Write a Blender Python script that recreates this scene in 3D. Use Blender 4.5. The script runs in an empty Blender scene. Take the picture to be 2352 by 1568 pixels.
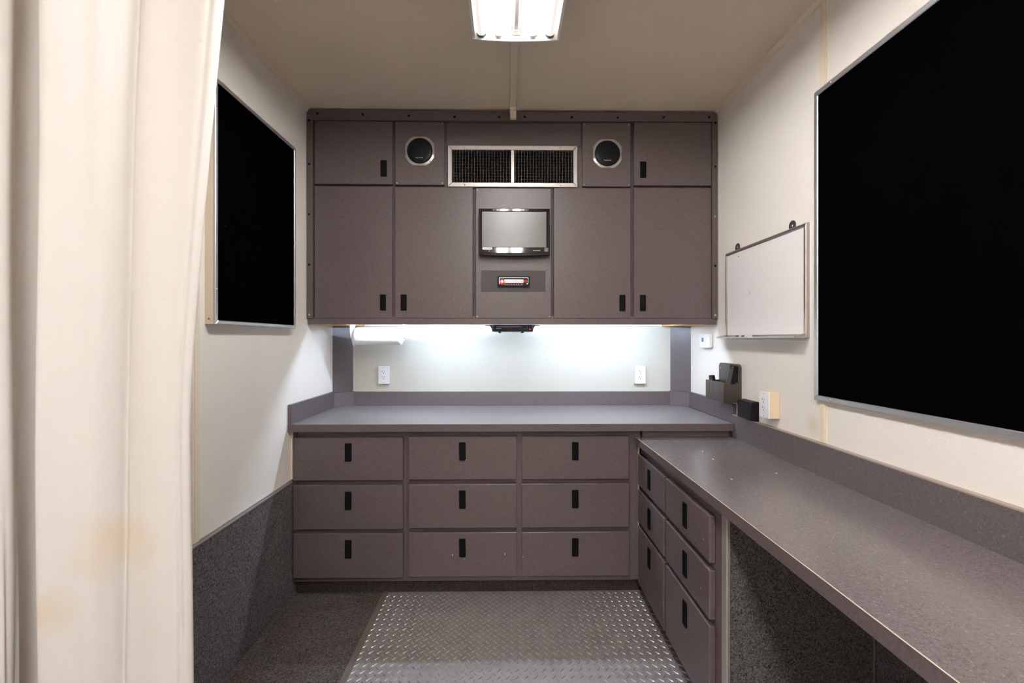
import bpy, bmesh, math, random
from mathutils import Matrix, Vector
random.seed(7)
S = bpy.context.scene
COL = S.collection
PI = math.pi

# ------------------------------------------------------------------ camera
F_PX = 985.0
cam = bpy.data.cameras.new('camera')
cam.sensor_width = 36.0
cam.lens = F_PX * 36.0 / 2352.0
cam.shift_y = -5.0 / 2352.0
cam.clip_start = 0.02
cam_o = bpy.data.objects.new('camera', cam)
cam_o.location = (0, 0, 1.33)
cam_o.rotation_euler = (PI / 2, 0, -math.atan(12 / F_PX))
COL.objects.link(cam_o)
S.camera = cam_o

# ------------------------------------------------------------------ world, exposure
w = bpy.data.worlds.new('world')
S.world = w
w.use_nodes = True
w.node_tree.nodes['Background'].inputs[0].default_value = (0.5, 0.5, 0.52, 1)
w.node_tree.nodes['Background'].inputs[1].default_value = 0.02
S.view_settings.view_transform = 'Standard'
S.view_settings.look = 'None'
S.view_settings.gamma = 1.0
S.view_settings.use_curve_mapping = False
S.view_settings.exposure = 0.0

TUBE_L, TUBE_COL = 90.0, (1.0, 0.97, 0.95)        # ceiling fluorescent tubes
STRIP_L, STRIP_COL = 190.0, (0.76, 0.94, 1.18)      # cool tube under the wall cabinet

# ------------------------------------------------------------------ room dimensions (metres)
XL, XR = -1.113, 1.188
YB, YF = 2.84, -4.3
ZC = 2.615


# ------------------------------------------------------------------ materials
def nodes_of(name):
    m = bpy.data.materials.new(name)
    m.use_nodes = True
    nt = m.node_tree
    return m, nt, nt.nodes['Principled BSDF']


def noise(nt, scale, detail=2.0, rough=0.5, coord='Object', dist=0.0):
    tc = nt.nodes.new('ShaderNodeTexCoord')
    n = nt.nodes.new('ShaderNodeTexNoise')
    n.inputs['Scale'].default_value = scale
    n.inputs['Detail'].default_value = detail
    n.inputs['Roughness'].default_value = rough
    n.inputs['Distortion'].default_value = dist
    nt.links.new(tc.outputs[coord], n.inputs['Vector'])
    return n


def ramp(nt, fac, stops):
    r = nt.nodes.new('ShaderNodeValToRGB')
    el = r.color_ramp.elements
    while len(el) < len(stops):
        el.new(0.5)
    for e, (p, c) in zip(el, stops):
        e.position = p
        e.color = (*c, 1)
    nt.links.new(fac, r.inputs[0])
    return r


def bump(nt, bsdf, height, strength, dist=0.002):
    b = nt.nodes.new('ShaderNodeBump')
    b.inputs['Strength'].default_value = strength
    b.inputs['Distance'].default_value = dist
    nt.links.new(height, b.inputs['Height'])
    nt.links.new(b.outputs[0], bsdf.inputs['Normal'])


def plain(name, col, rough=0.5, metal=0.0, spec=0.5, coat=0.0):
    m, nt, b = nodes_of(name)
    b.inputs['Base Color'].default_value = (*col, 1)
    b.inputs['Roughness'].default_value = rough
    b.inputs['Metallic'].default_value = metal
    b.inputs['Specular IOR Level'].default_value = spec
    b.inputs['Coat Weight'].default_value = coat
    return m


def glow(name, col, strength, base=(0.8, 0.8, 0.8)):
    m, nt, b = nodes_of(name)
    b.inputs['Base Color'].default_value = (*base, 1)
    b.inputs['Emission Color'].default_value = (*col, 1)
    b.inputs['Emission Strength'].default_value = strength
    return m


def laminate(name, dark, mid, light, rough=0.4, spec=0.5):
    m, nt, b = nodes_of(name)
    n = noise(nt, 175, 3, 0.6, dist=1.4)
    r = ramp(nt, n.outputs['Fac'], [(0.30, dark), (0.50, mid), (0.60, mid), (0.72, light)])
    nt.links.new(r.outputs[0], b.inputs['Base Color'])
    n2 = noise(nt, 500, 2)
    bump(nt, b, n2.outputs['Fac'], 0.06, 0.0006)
    b.inputs['Roughness'].default_value = rough
    b.inputs['Specular IOR Level'].default_value = spec
    return m


def wall_paint(name, col, stain=None):
    m, nt, b = nodes_of(name)
    big = noise(nt, 2.2, 3)
    r = ramp(nt, big.outputs['Fac'], [(0.3, tuple(c * 0.95 for c in col)), (0.7, col)])
    out = r.outputs[0]
    if stain:
        (sx, sy, sz), rad, scol = stain
        tc = nt.nodes.new('ShaderNodeTexCoord')
        d = nt.nodes.new('ShaderNodeVectorMath'); d.operation = 'DISTANCE'
        d.inputs[1].default_value = (sx, sy, sz)
        nt.links.new(tc.outputs['Object'], d.inputs[0])
        rr = ramp(nt, d.outputs['Value'], [(0.0, (0.5, 0.5, 0.5)), (rad, (0, 0, 0))])
        mx = nt.nodes.new('ShaderNodeMix'); mx.data_type = 'RGBA'
        nt.links.new(rr.outputs[0], mx.inputs[0])
        nt.links.new(out, mx.inputs[6])
        mx.inputs[7].default_value = (*scol, 1)
        out = mx.outputs[2]
    nt.links.new(out, b.inputs['Base Color'])
    n = noise(nt, 170, 2, 0.55)
    rr = ramp(nt, n.outputs['Fac'], [(0.5, (0, 0, 0)), (0.68, (1, 1, 1))])
    bump(nt, b, rr.outputs[0], 0.5, 0.0010)
    b.inputs['Roughness'].default_value = 0.55
    b.inputs['Specular IOR Level'].default_value = 0.3
    return m


def carpet_mat(name, dark, light, stain=None):
    m, nt, b = nodes_of(name)
    n = noise(nt, 150, 4, 0.75, dist=1.5)
    r = ramp(nt, n.outputs['Fac'], [(0.36, dark), (0.52, tuple((a + c) / 2 for a, c in zip(dark, light))), (0.68, light)])
    out = r.outputs[0]
    if stain:
        big = noise(nt, 3.0, 3)
        rr = ramp(nt, big.outputs['Fac'], [(0.48, (0, 0, 0)), (0.66, (0.75, 0.75, 0.75))])
        mx = nt.nodes.new('ShaderNodeMix'); mx.data_type = 'RGBA'; mx.blend_type = 'MULTIPLY'
        nt.links.new(rr.outputs[0], mx.inputs[0])
        nt.links.new(out, mx.inputs[6])
        mx.inputs[7].default_value = (*stain, 1)
        out = mx.outputs[2]
    nt.links.new(out, b.inputs['Base Color'])
    bump(nt, b, n.outputs['Fac'], 1.0, 0.006)
    b.inputs['Roughness'].default_value = 0.95
    b.inputs['Specular IOR Level'].default_value = 0.1
    return m


def wood_mat(name, c0, c1, axis_scale, rough=0.5):
    m, nt, b = nodes_of(name)
    tc = nt.nodes.new('ShaderNodeTexCoord')
    mp = nt.nodes.new('ShaderNodeMapping')
    mp.inputs['Scale'].default_value = axis_scale
    n = nt.nodes.new('ShaderNodeTexNoise')
    n.inputs['Scale'].default_value = 1.0
    n.inputs['Detail'].default_value = 4
    nt.links.new(tc.outputs['Object'], mp.inputs[0])
    nt.links.new(mp.outputs[0], n.inputs['Vector'])
    r = ramp(nt, n.outputs['Fac'], [(0.3, c0), (0.7, c1)])
    nt.links.new(r.outputs[0], b.inputs['Base Color'])
    b.inputs['Roughness'].default_value = rough
    return m


LAM = laminate('speckled_laminate', (0.062, 0.046, 0.047), (0.100, 0.077, 0.078), (0.19, 0.150, 0.151), 0.40, 0.5)
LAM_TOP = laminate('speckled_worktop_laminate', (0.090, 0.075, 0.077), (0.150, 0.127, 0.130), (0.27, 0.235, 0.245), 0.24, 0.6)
WORKTOP = laminate('speckled_lit_worktop_laminate', (0.115, 0.100, 0.106), (0.190, 0.166, 0.176), (0.31, 0.278, 0.295), 0.31, 1.0)  # same laminate, lightened so its colour carries some of the tube's glow
LAM_UP = laminate('speckled_upstand_laminate', (0.062, 0.051, 0.053), (0.105, 0.088, 0.091), (0.20, 0.17, 0.175), 0.34, 0.5)
LAM_EDGE = plain('laminate_seam', (0.03, 0.024, 0.024), 0.6)
WALL = wall_paint('cream_pebbled_panel', (0.80, 0.76, 0.705))
WALL_R = wall_paint('cream_pebbled_panel_stained', (0.80, 0.76, 0.705), ((0, 0, 0), 0.05, (0.62, 0.5, 0.27)))
WALL_SMOOTH = wall_paint('darkened_back_panel', (0.57, 0.555, 0.49))  # back wall colour darkened to hold down the strip light's glare
CEIL = wall_paint('ceiling_panel', (0.78, 0.675, 0.535))
CREAM = plain('cream_plastic', (0.76, 0.66, 0.53), 0.45)
IVORY = plain('ivory_plastic', (0.72, 0.58, 0.40), 0.45)
WHITE = plain('white_plastic', (0.80, 0.80, 0.81), 0.4)
WHITE_METAL = plain('white_enamel', (0.82, 0.79, 0.76), 0.4)
BLACK = plain('black_plastic', (0.004, 0.004, 0.0045), 0.6, spec=0.08)
BLACK_SATIN = plain('black_satin_plastic', (0.008, 0.008, 0.010), 0.4, spec=0.15)
BLACK_GLOSS = plain('black_gloss_plastic', (0.005, 0.005, 0.006), 0.06, coat=0.3)
DARK = plain('shadow_black', (0.004, 0.004, 0.004), 0.9)
ALU = plain('brushed_aluminium', (0.60, 0.60, 0.62), 0.38, 0.9)
ALU_DULL = plain('satin_aluminium', (0.55, 0.51, 0.49), 0.42, 0.75)
STEEL = plain('steel_screw', (0.55, 0.52, 0.48), 0.3, 1.0)
SILVER = plain('silver_plastic', (0.50, 0.47, 0.45), 0.3, 0.6)
FIN = plain('grille_fin_metal', (0.075, 0.064, 0.062), 0.5, 0.0, 0.3)
FIN_DK = plain('grille_louvre_metal', (0.05, 0.04, 0.032), 0.5, 0.0, 0.3)
GREY_PLATE = plain('grey_plastic_sheet', (0.048, 0.041, 0.039), 0.45, spec=0.3)
SCREEN = plain('matte_screen', (0.045, 0.039, 0.035), 0.30, spec=0.7)
RED = glow('red_lamp', (1.0, 0.03, 0.03), 4.0, (0.6, 0.02, 0.02))
RED_RING = glow('red_ring_light', (1.0, 0.05, 0.03), 0.6, (0.6, 0.02, 0.02))
RED_KEY = plain('red_key', (0.65, 0.03, 0.02), 0.5)
PINK_KEY = glow('pink_lit_key', (1.0, 0.3, 0.3), 0.5, (0.5, 0.3, 0.3))
LCD = plain('display_reflection', (0.72, 0.72, 0.74), 0.2)  # bright reflection on the stereo display, put into its base colour
LCD_GREEN = plain('green_display', (0.10, 0.15, 0.11), 0.3)
PAPER = plain('white_paper', (0.86, 0.86, 0.87), 0.75)
WRAP = plain('clear_film_wrap', (0.80, 0.81, 0.84), 0.25)
PRINT_DK = plain('dark_print', (0.03, 0.03, 0.035), 0.6)
PRINT_GREY = plain('grey_print', (0.30, 0.29, 0.28), 0.6)
PRINT_PALE = plain('pale_print', (0.75, 0.68, 0.55), 0.5)
STICKER = plain('navy_sticker', (0.035, 0.035, 0.055), 0.4)
BOARD_WHITE = plain('whiteboard_enamel', (0.80, 0.765, 0.765), 0.22)
PINE = wood_mat('pine_block', (0.50, 0.30, 0.10), (0.66, 0.42, 0.17), (8, 8, 60), 0.6)
VENEER = wood_mat('dark_veneer', (0.032, 0.025, 0.021), (0.062, 0.048, 0.041), (90, 90, 4), 0.35)
TOE = carpet_mat('shaded_brown_toe_carpet', (0.013, 0.010, 0.009), (0.12, 0.095, 0.08))  # brown toe carpet, darkened to put the recess shade into its colour
WB_RAIL = plain('whiteboard_rail_metal', (0.48, 0.44, 0.42), 0.28, 1.0)
KEY_PALE = plain('pale_rubber_key', (0.22, 0.22, 0.20), 0.5)
CARPET = carpet_mat('charcoal_carpet', (0.015, 0.013, 0.015), (0.29, 0.262, 0.268))
CARPET_FLOOR = carpet_mat('charcoal_floor_carpet', (0.012, 0.010, 0.010), (0.205, 0.175, 0.165), (0.75, 0.62, 0.45))
RUBBER = plain('brown_rubber', (0.10, 0.082, 0.068), 0.6)
CHIP = plain('bare_chip', (0.65, 0.58, 0.5), 0.6)
MARKER_BROWN = plain('marker_brown', (0.09, 0.035, 0.02), 0.5)
SEAM = plain('pale_seam_trim', (0.75, 0.64, 0.52), 0.4)


def felt_mat():
    m, nt, b = nodes_of('black_felt')
    tc = nt.nodes.new('ShaderNodeTexCoord')
    mp = nt.nodes.new('ShaderNodeMapping')
    mp.inputs['Scale'].default_value = (9.0, 0.0, 9.0)
    v = nt.nodes.new('ShaderNodeTexVoronoi')
    v.inputs['Scale'].default_value = 1.0
    nt.links.new(tc.outputs['Object'], mp.inputs[0])
    nt.links.new(mp.outputs[0], v.inputs['Vector'])
    r = ramp(nt, v.outputs['Distance'], [(0.0, (1, 1, 1)), (0.020, (0, 0, 0))])
    sep = nt.nodes.new('ShaderNodeSeparateColor')
    nt.links.new(v.outputs['Color'], sep.inputs[0])
    pick = ramp(nt, sep.outputs[0], [(0.70, (0, 0, 0)), (1.0, (1, 1, 1))])
    mul = nt.nodes.new('ShaderNodeMath'); mul.operation = 'MULTIPLY'
    nt.links.new(r.outputs[0], mul.inputs[0]); nt.links.new(pick.outputs[0], mul.inputs[1])
    mx = nt.nodes.new('ShaderNodeMix'); mx.data_type = 'RGBA'
    nt.links.new(mul.outputs[0], mx.inputs[0])
    mx.inputs[6].default_value = (0.0009, 0.0008, 0.0013, 1)
    mx.inputs[7].default_value = (0.6, 0.57, 0.52, 1)
    nt.links.new(mx.outputs[2], b.inputs['Base Color'])
    b.inputs['Roughness'].default_value = 0.95
    b.inputs['Specular IOR Level'].default_value = 0.0
    return m


FELT = felt_mat()


def tread_mat():
    m, nt, b = nodes_of('tread_plate_metal')
    n = noise(nt, 14, 4, 0.6)
    r = ramp(nt, n.outputs['Fac'], [(0.3, (0.27, 0.245, 0.24)), (0.7, (0.35, 0.32, 0.315))])
    nt.links.new(r.outputs[0], b.inputs['Base Color'])
    b.inputs['Metallic'].default_value = 0.55
    b.inputs['Roughness'].default_value = 0.42
    return m


TREAD = tread_mat()
TREAD_LUG = plain('tread_lug_metal', (0.40, 0.37, 0.36), 0.29, 0.68)


def curtain_mat():
    m, nt, b = nodes_of('cotton_curtain')
    base = (0.75, 0.74, 0.722)
    out = None
    tc = nt.nodes.new('ShaderNodeTexCoord')
    prev = None
    for (p, rad, col, amt) in [((-0.745, 0.82, 0.935), 0.075, (0.72, 0.56, 0.33), 0.6),
                               ((-0.745, 0.82, 0.945), 0.018, (0.5, 0.33, 0.18), 0.6),
                               ((-0.85, 0.80, 0.83), 0.05, (0.70, 0.55, 0.36), 0.55),
                               ((-0.60, 0.84, 1.915), 0.010, (0.45, 0.42, 0.38), 0.8)]:
        nz = nt.nodes.new('ShaderNodeTexNoise'); nz.inputs['Scale'].default_value = 22
        nt.links.new(tc.outputs['Object'], nz.inputs['Vector'])
        d = nt.nodes.new('ShaderNodeVectorMath'); d.operation = 'DISTANCE'
        d.inputs[1].default_value = p
        nt.links.new(tc.outputs['Object'], d.inputs[0])
        mul = nt.nodes.new('ShaderNodeMath'); mul.operation = 'MULTIPLY_ADD'
        nt.links.new(nz.outputs['Fac'], mul.inputs[0]); mul.inputs[1].default_value = rad * 0.9
        nt.links.new(d.outputs['Value'], mul.inputs[2])
        rr = ramp(nt, mul.outputs[0], [(rad * 0.5, (amt,) * 3), (rad * 1.5, (0, 0, 0))])
        mx = nt.nodes.new('ShaderNodeMix'); mx.data_type = 'RGBA'
        nt.links.new(rr.outputs[0], mx.inputs[0])
        if prev is None:
            mx.inputs[6].default_value = (*base, 1)
        else:
            nt.links.new(prev, mx.inputs[6])
        mx.inputs[7].default_value = (*col, 1)
        prev = mx.outputs[2]
    nt.links.new(prev, b.inputs['Base Color'])
    b.inputs['Roughness'].default_value = 0.9
    b.inputs['Specular IOR Level'].default_value = 0.1
    n = noise(nt, 26, 4, 0.6)
    bump(nt, b, n.outputs['Fac'], 0.25, 0.004)
    tr = nt.nodes.new('ShaderNodeBsdfTranslucent')
    tr.inputs[0].default_value = (0.92, 0.74, 0.54, 1)
    ms = nt.nodes.new('ShaderNodeMixShader'); ms.inputs[0].default_value = 0.26
    o = nt.nodes['Material Output']
    nt.links.new(b.outputs[0], ms.inputs[1]); nt.links.new(tr.outputs[0], ms.inputs[2])
    nt.links.new(ms.outputs[0], o.inputs[0])
    return m


CURTAIN = curtain_mat()

# ------------------------------------------------------------------ builders
W = {}


def tag(o, label=None, cat=None, group=None, kind=None):
    if label: o['label'] = label
    if cat: o['category'] = cat
    if group: o['group'] = group
    if kind: o['kind'] = kind
    return o


def thing(name, loc, label, cat, rz=0.0, group=None):
    o = bpy.data.objects.new(name, None)
    o.empty_display_size = 0.05
    COL.objects.link(o)
    o.location = loc
    o.rotation_euler = (0, 0, rz)
    W[o] = Matrix.Translation(loc) @ Matrix.Rotation(rz, 4, 'Z')
    return tag(o, label, cat, group)


def build(name, bm, mat, parent=None, local=False, smooth=False, kind=None, label=None):
    """bm in world coordinates, or (local) in the frame of the top-level thing."""
    if local:
        root = parent
        while root.parent: root = root.parent
        bm.transform(W[root])
    P = W[parent] if parent is not None else Matrix.Identity(4)
    bm.transform(P.inverted())
    xs = [v.co for v in bm.verts]
    lo = Vector((min(v.x for v in xs), min(v.y for v in xs), min(v.z for v in xs)))
    hi = Vector((max(v.x for v in xs), max(v.y for v in xs), max(v.z for v in xs)))
    c = (lo + hi) / 2
    bm.transform(Matrix.Translation(-c))
    me = bpy.data.meshes.new(name)
    bm.normal_update()
    bm.to_mesh(me); bm.free()
    me.materials.append(mat)
    if smooth:
        for p in me.polygons: p.use_smooth = True
    o = bpy.data.objects.new(name, me)
    COL.objects.link(o)
    o.location = c
    if parent is not None: o.parent = parent
    W[o] = P @ Matrix.Translation(c)
    if kind: o['kind'] = kind
    if label: o['label'] = label
    return o


def copy_to(o, parent, loc, rot=None):
    c = o.copy()
    COL.objects.link(c)
    c.parent = parent
    c.location = loc
    if rot is not None: c.rotation_euler = rot
    W[c] = W[parent] @ Matrix.Translation(loc)
    return c


def bx(x0, x1, y0, y1, z0, z1, bev=0.0, seg=1, bm=None):
    t = bmesh.new()
    bmesh.ops.create_cube(t, size=1.0)
    t.transform(Matrix.Translation(((x0 + x1) / 2, (y0 + y1) / 2, (z0 + z1) / 2)) @ Matrix.Diagonal((x1 - x0, y1 - y0, z1 - z0, 1)))
    if bev:
        bmesh.ops.bevel(t, geom=t.edges[:], offset=bev, segments=seg, affect='EDGES', profile=0.5)
    return join(bm, t)


def join(bm, t):
    if bm is None: return t
    me = bpy.data.meshes.new('tmp'); t.to_mesh(me); t.free()
    bm.from_mesh(me); bpy.data.meshes.remove(me)
    return bm


def rr_pts(w, h, r, n=4, rt=None):
    """rounded rectangle outline, counter-clockwise in the local x-z plane; rt = radius of the top corners"""
    out = []
    rt = r if rt is None else rt
    for sx, sz, a0, q in ((1, -1, -90, r), (1, 1, 0, rt), (-1, 1, 90, rt), (-1, -1, 180, r)):
        cx, cz = sx * (w / 2 - q), sz * (h / 2 - q)
        if q <= 0:
            out.append((sx * w / 2, sz * h / 2)); continue
        for i in range(n + 1):
            a = math.radians(a0 + 90 * i / n)
            out.append((cx + q * math.cos(a), cz + q * math.sin(a)))
    return out


def prism_xz(pts, y0, y1, cx=0, cz=0, bm=None, bev=0.0):
    """outline in x-z pushed from y1 (back) to y0 (front, towards -y)"""
    t = bmesh.new()
    a = [t.verts.new((cx + x, y0, cz + z)) for x, z in pts]
    b = [t.verts.new((cx + x, y1, cz + z)) for x, z in pts]
    f = t.faces.new(a)
    t.faces.new(b[::-1])
    n = len(pts)
    for i in range(n):
        t.faces.new((a[i], b[i], b[(i + 1) % n], a[(i + 1) % n]))
    bmesh.ops.recalc_face_normals(t, faces=t.faces[:])
    if bev:
        bmesh.ops.bevel(t, geom=[e for e in f.edges], offset=bev, segments=2, affect='EDGES', profile=0.5)
    return join(bm, t)


def prism_xy(pts, z0, z1, bm=None):
    t = bmesh.new()
    a = [t.verts.new((x, y, z0)) for x, y in pts]
    b = [t.verts.new((x, y, z1)) for x, y in pts]
    t.faces.new(a[::-1]); t.faces.new(b)
    n = len(pts)
    for i in range(n):
        t.faces.new((a[i], a[(i + 1) % n], b[(i + 1) % n], b[i]))
    bmesh.ops.recalc_face_normals(t, faces=t.faces[:])
    return join(bm, t)


def prism_yz(pts, x0, x1, bm=None):
    t = bmesh.new()
    a = [t.verts.new((x0, y, z)) for y, z in pts]
    b = [t.verts.new((x1, y, z)) for y, z in pts]
    t.faces.new(a); t.faces.new(b[::-1])
    n = len(pts)
    for i in range(n):
        t.faces.new((a[i], b[i], b[(i + 1) % n], a[(i + 1) % n]))
    bmesh.ops.recalc_face_normals(t, faces=t.faces[:])
    return join(bm, t)


def cyl(p, axis, r, length, seg=16, bm=None, r2=None, bev=0.0):
    t = bmesh.new()
    bmesh.ops.create_cone(t, cap_ends=True, segments=seg, radius1=r, radius2=r if r2 is None else r2, depth=length)
    R = {'X': Matrix.Rotation(PI / 2, 4, 'Y'), 'Y': Matrix.Rotation(-PI / 2, 4, 'X'), 'Z': Matrix.Identity(4)}[axis]
    if bev:
        bmesh.ops.bevel(t, geom=[e for e in t.edges if len(e.link_faces) == 2 and any(len(f.verts) > 4 for f in e.link_faces)], offset=bev, segments=2, affect='EDGES')
    t.transform(Matrix.Translation(p) @ R)
    return join(bm, t)


def lathe_y(profile, cx, cz, seg=32, bm=None):
    """profile of (radius, y) turned about the y axis through (cx, cz)"""
    t = bmesh.new()
    rings = []
    for r, y in profile:
        rings.append([t.verts.new((cx + r * math.cos(2 * PI * i / seg), y, cz + r * math.sin(2 * PI * i / seg))) for i in range(seg)])
    for a, b in zip(rings, rings[1:]):
        for i in range(seg):
            t.faces.new((a[i], a[(i + 1) % seg], b[(i + 1) % seg], b[i]))
    bmesh.ops.recalc_face_normals(t, faces=t.faces[:])
    return join(bm, t)


def frame_rails(root, x0, x1, z0, z1, wd, y0, y1, mat, name='frame_rail', prof=0.0025):
    """four mitred rails (local frame) round a rectangle; each rail is a part"""
    out = []
    for pts in ([(x0, z0), (x1, z0), (x1 - wd, z0 + wd), (x0 + wd, z0 + wd)],
                [(x0, z1), (x0 + wd, z1 - wd), (x1 - wd, z1 - wd), (x1, z1)],
                [(x0, z0), (x0 + wd, z0 + wd), (x0 + wd, z1 - wd), (x0, z1)],
                [(x1, z0), (x1, z1), (x1 - wd, z1 - wd), (x1 - wd, z0 + wd)]):
        g = 0.0004
        c = (sum(p[0] for p in pts) / 4, sum(p[1] for p in pts) / 4)
        pts = [(p[0] + g * (1 if c[0] > p[0] else -1), p[1] + g * (1 if c[1] > p[1] else -1)) for p in pts]
        t = bmesh.new()
        a = [t.verts.new((x, y0, z)) for x, z in pts]
        b = [t.verts.new((x, y1, z)) for x, z in pts]
        f = t.faces.new(a); t.faces.new(b[::-1])
        for i in range(4): t.faces.new((a[i], b[i], b[(i + 1) % 4], a[(i + 1) % 4]))
        bmesh.ops.recalc_face_normals(t, faces=t.faces[:])
        if prof: bmesh.ops.bevel(t, geom=[e for e in f.edges], offset=prof, segments=1, affect='EDGES')
        out.append(build(name, t, mat, root, local=True))
    return out


def text_bm(s, size):
    cu = bpy.data.curves.new('txt', 'FONT')
    cu.body = s; cu.size = size; cu.align_x = 'CENTER'; cu.align_y = 'CENTER'
    o = bpy.data.objects.new('txt', cu)
    COL.objects.link(o)
    dg = bpy.context.evaluated_depsgraph_get()
    me = bpy.data.meshes.new_from_object(o.evaluated_get(dg))
    t = bmesh.new(); t.from_mesh(me)
    bpy.data.objects.remove(o); bpy.data.meshes.remove(me); bpy.data.curves.remove(cu)
    t.transform(Matrix.Rotation(PI / 2, 4, 'X'))      # reads in the x-z plane, facing -y
    return t


def at(t, x, y, z):
    t.transform(Matrix.Translation((x, y, z)))
    return t


def screw(root, x, y, z, mat, r=0.004, h=0.003, name='screw', parent=None):
    """domed screw head with a cross slot, facing -y in the frame of root"""
    t = lathe_y([(r, 0), (r * 0.95, -h * 0.55), (r * 0.6, -h), (r * 0.001, -h)], 0, 0, 10)
    t.transform(Matrix.Translation((x, y, z)))
    return build(name, t, mat, parent or root, local=True, smooth=True)


# ------------------------------------------------------------------ setting
def struct(name, bm, mat, label=None, cat=None):
    o = build(name, bm, mat, None, kind='structure')
    if label: tag(o, label, cat)
    return o


struct('floor', bx(XL - 0.1, XR + 0.1, YF - 0.1, YB + 0.1, -0.06, 0.0), CARPET_FLOOR, 'dark grey carpeted floor beside the metal tread plate', 'floor')
struct('ceiling', bx(XL - 0.1, XR + 0.1, YF - 0.1, YB + 0.1, ZC, ZC + 0.06), CEIL, 'beige textured ceiling panel above the cabinets', 'ceiling')
struct('wall_left', bx(XL - 0.06, XL, YF - 0.06, YB + 0.06, 0, ZC), WALL, 'cream pebbled left wall with the smaller black board', 'wall')
wr = struct('wall_right', bx(XR, XR + 0.06, YF - 0.06, YB + 0.06, 0, ZC), WALL_R, 'cream pebbled right wall with the whiteboard and large black board', 'wall')
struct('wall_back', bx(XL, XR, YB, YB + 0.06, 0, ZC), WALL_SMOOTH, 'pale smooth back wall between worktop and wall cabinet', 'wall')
struct('wall_front', bx(XL, XR, YF - 0.06, YF, 0, ZC), WALL, 'cream end wall behind the viewpoint', 'wall')
# put the wall stain where it stands: low on the right wall by the panel seam
for n in WALL_R.node_tree.nodes:
    if n.type == 'VECT_MATH': n.inputs[1].default_value = Vector((XR, 1.65, 1.0)) - wr.location

# ceiling cove trims, wall battens, carpet wainscot
k = 0
for sx, xw in ((1, XL), (-1, XR)):
    k += 1
    pts = [(xw, ZC), (xw + sx * 0.016, ZC), (xw + sx * 0.016, ZC - 0.005), (xw + sx * 0.007, ZC - 0.022), (xw, ZC - 0.022)]
    t = bmesh.new()
    a = [t.verts.new((x, YF, z)) for x, z in pts]; b = [t.verts.new((x, 2.417, z)) for x, z in pts]
    t.faces.new(a); t.faces.new(b[::-1])
    for i in range(5): t.faces.new((a[i], b[i], b[(i + 1) % 5], a[(i + 1) % 5]))
    bmesh.ops.recalc_face_normals(t, faces=t.faces[:])
    struct('trim_%d' % k, t, CREAM, 'cream cove trim along the %s wall and ceiling' % ('left' if sx > 0 else 'right'), 'trim')
for xw, sx, yc, z0, side in ((XL, 1, 1.545, 0.605, 'left'), (XR, -1, 1.592, 0.945, 'right')):
    k += 1
    x0, x1 = sorted((xw, xw + sx * 0.004))
    t = bx(x0, x1, yc - 0.017, yc + 0.017, z0, ZC - 0.022)
    x0, x1 = sorted((xw + sx * 0.004, xw + sx * 0.007))
    bx(x0, x1, yc - 0.010, yc + 0.010, z0, ZC - 0.022, bm=t)
    struct('trim_%d' % k, t, CREAM, 'cream vertical batten over the %s wall panel joint' % side, 'trim')
struct('baseboard_left', bx(XL, XL + 0.008, YF, 2.32, 0, 0.592), CARPET, 'charcoal carpet wainscot on the lower left wall', 'wainscot')
t = bx(XL, XL + 0.011, YF, 2.225, 0.592, 0.598)
bx(XL, XL + 0.006, YF, 2.225, 0.598, 0.607, bm=t)
struct('trim_5', t, ALU_DULL, 'thin metal cap strip on the carpet wainscot', 'trim')
struct('baseboard_right', bx(XR - 0.008, XR, YF, 1.36, 0, 0.78), CARPET, 'charcoal carpet on the wall under the desk', 'wainscot')

# angled corner posts behind the worktop
for sx, xw, side in ((1, XL, 'left, beside the paper towel'), (-1, XR, 'right, beside the thermostat')):
    pts = [(xw, 2.753), (xw + sx * 0.100, YB), (xw, YB)]
    t = prism_xy(pts, 0.99, 1.413)
    o = build('corner_post', t, LAM_UP)
    tag(o, 'speckled grey angled corner post on the %s' % side, 'post', 'angled corner posts')

# ------------------------------------------------------------------ tread plate floor
tp = thing('tread_plate', (0.04, 1.0, 0), 'grey metal tread plate covering the floor between the cabinets', 'floor plate')
build('plate', bx(-0.622, 0.765, YF + 0.05, 2.262, 0.0, 0.003), TREAD, tp)
PITCH = 0.0362


def lug_bm(ang, x=0, y=0):
    t = bmesh.new()
    L, wd, h = 0.0138, 0.0036, 0.0023
    base = [(L, 0), (L * 0.45, wd * 0.8), (0, wd), (-L * 0.45, wd * 0.8), (-L, 0), (-L * 0.45, -wd * 0.8), (0, -wd), (L * 0.45, -wd * 0.8)]
    bv = [t.verts.new((p[0], p[1], 0)) for p in base]
    r0 = t.verts.new((L * 0.5, 0, h)); r1 = t.verts.new((0, 0, h * 1.25)); r2 = t.verts.new((-L * 0.5, 0, h))
    for q in ((0, 1, r0), (7, 0, r0), (3, 4, r2), (4, 5, r2)):
        t.faces.new((bv[q[0]], bv[q[1]], q[2]))
    t.faces.new((bv[1], bv[2], r1, r0)); t.faces.new((bv[2], bv[3], r2, r1))
    t.faces.new((bv[5], bv[6], r1, r2)); t.faces.new((bv[6], bv[7], r0, r1))
    t.transform(Matrix.Translation((x, y, 0.003)) @ Matrix.Rotation(ang, 4, 'Z'))
    return t


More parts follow.
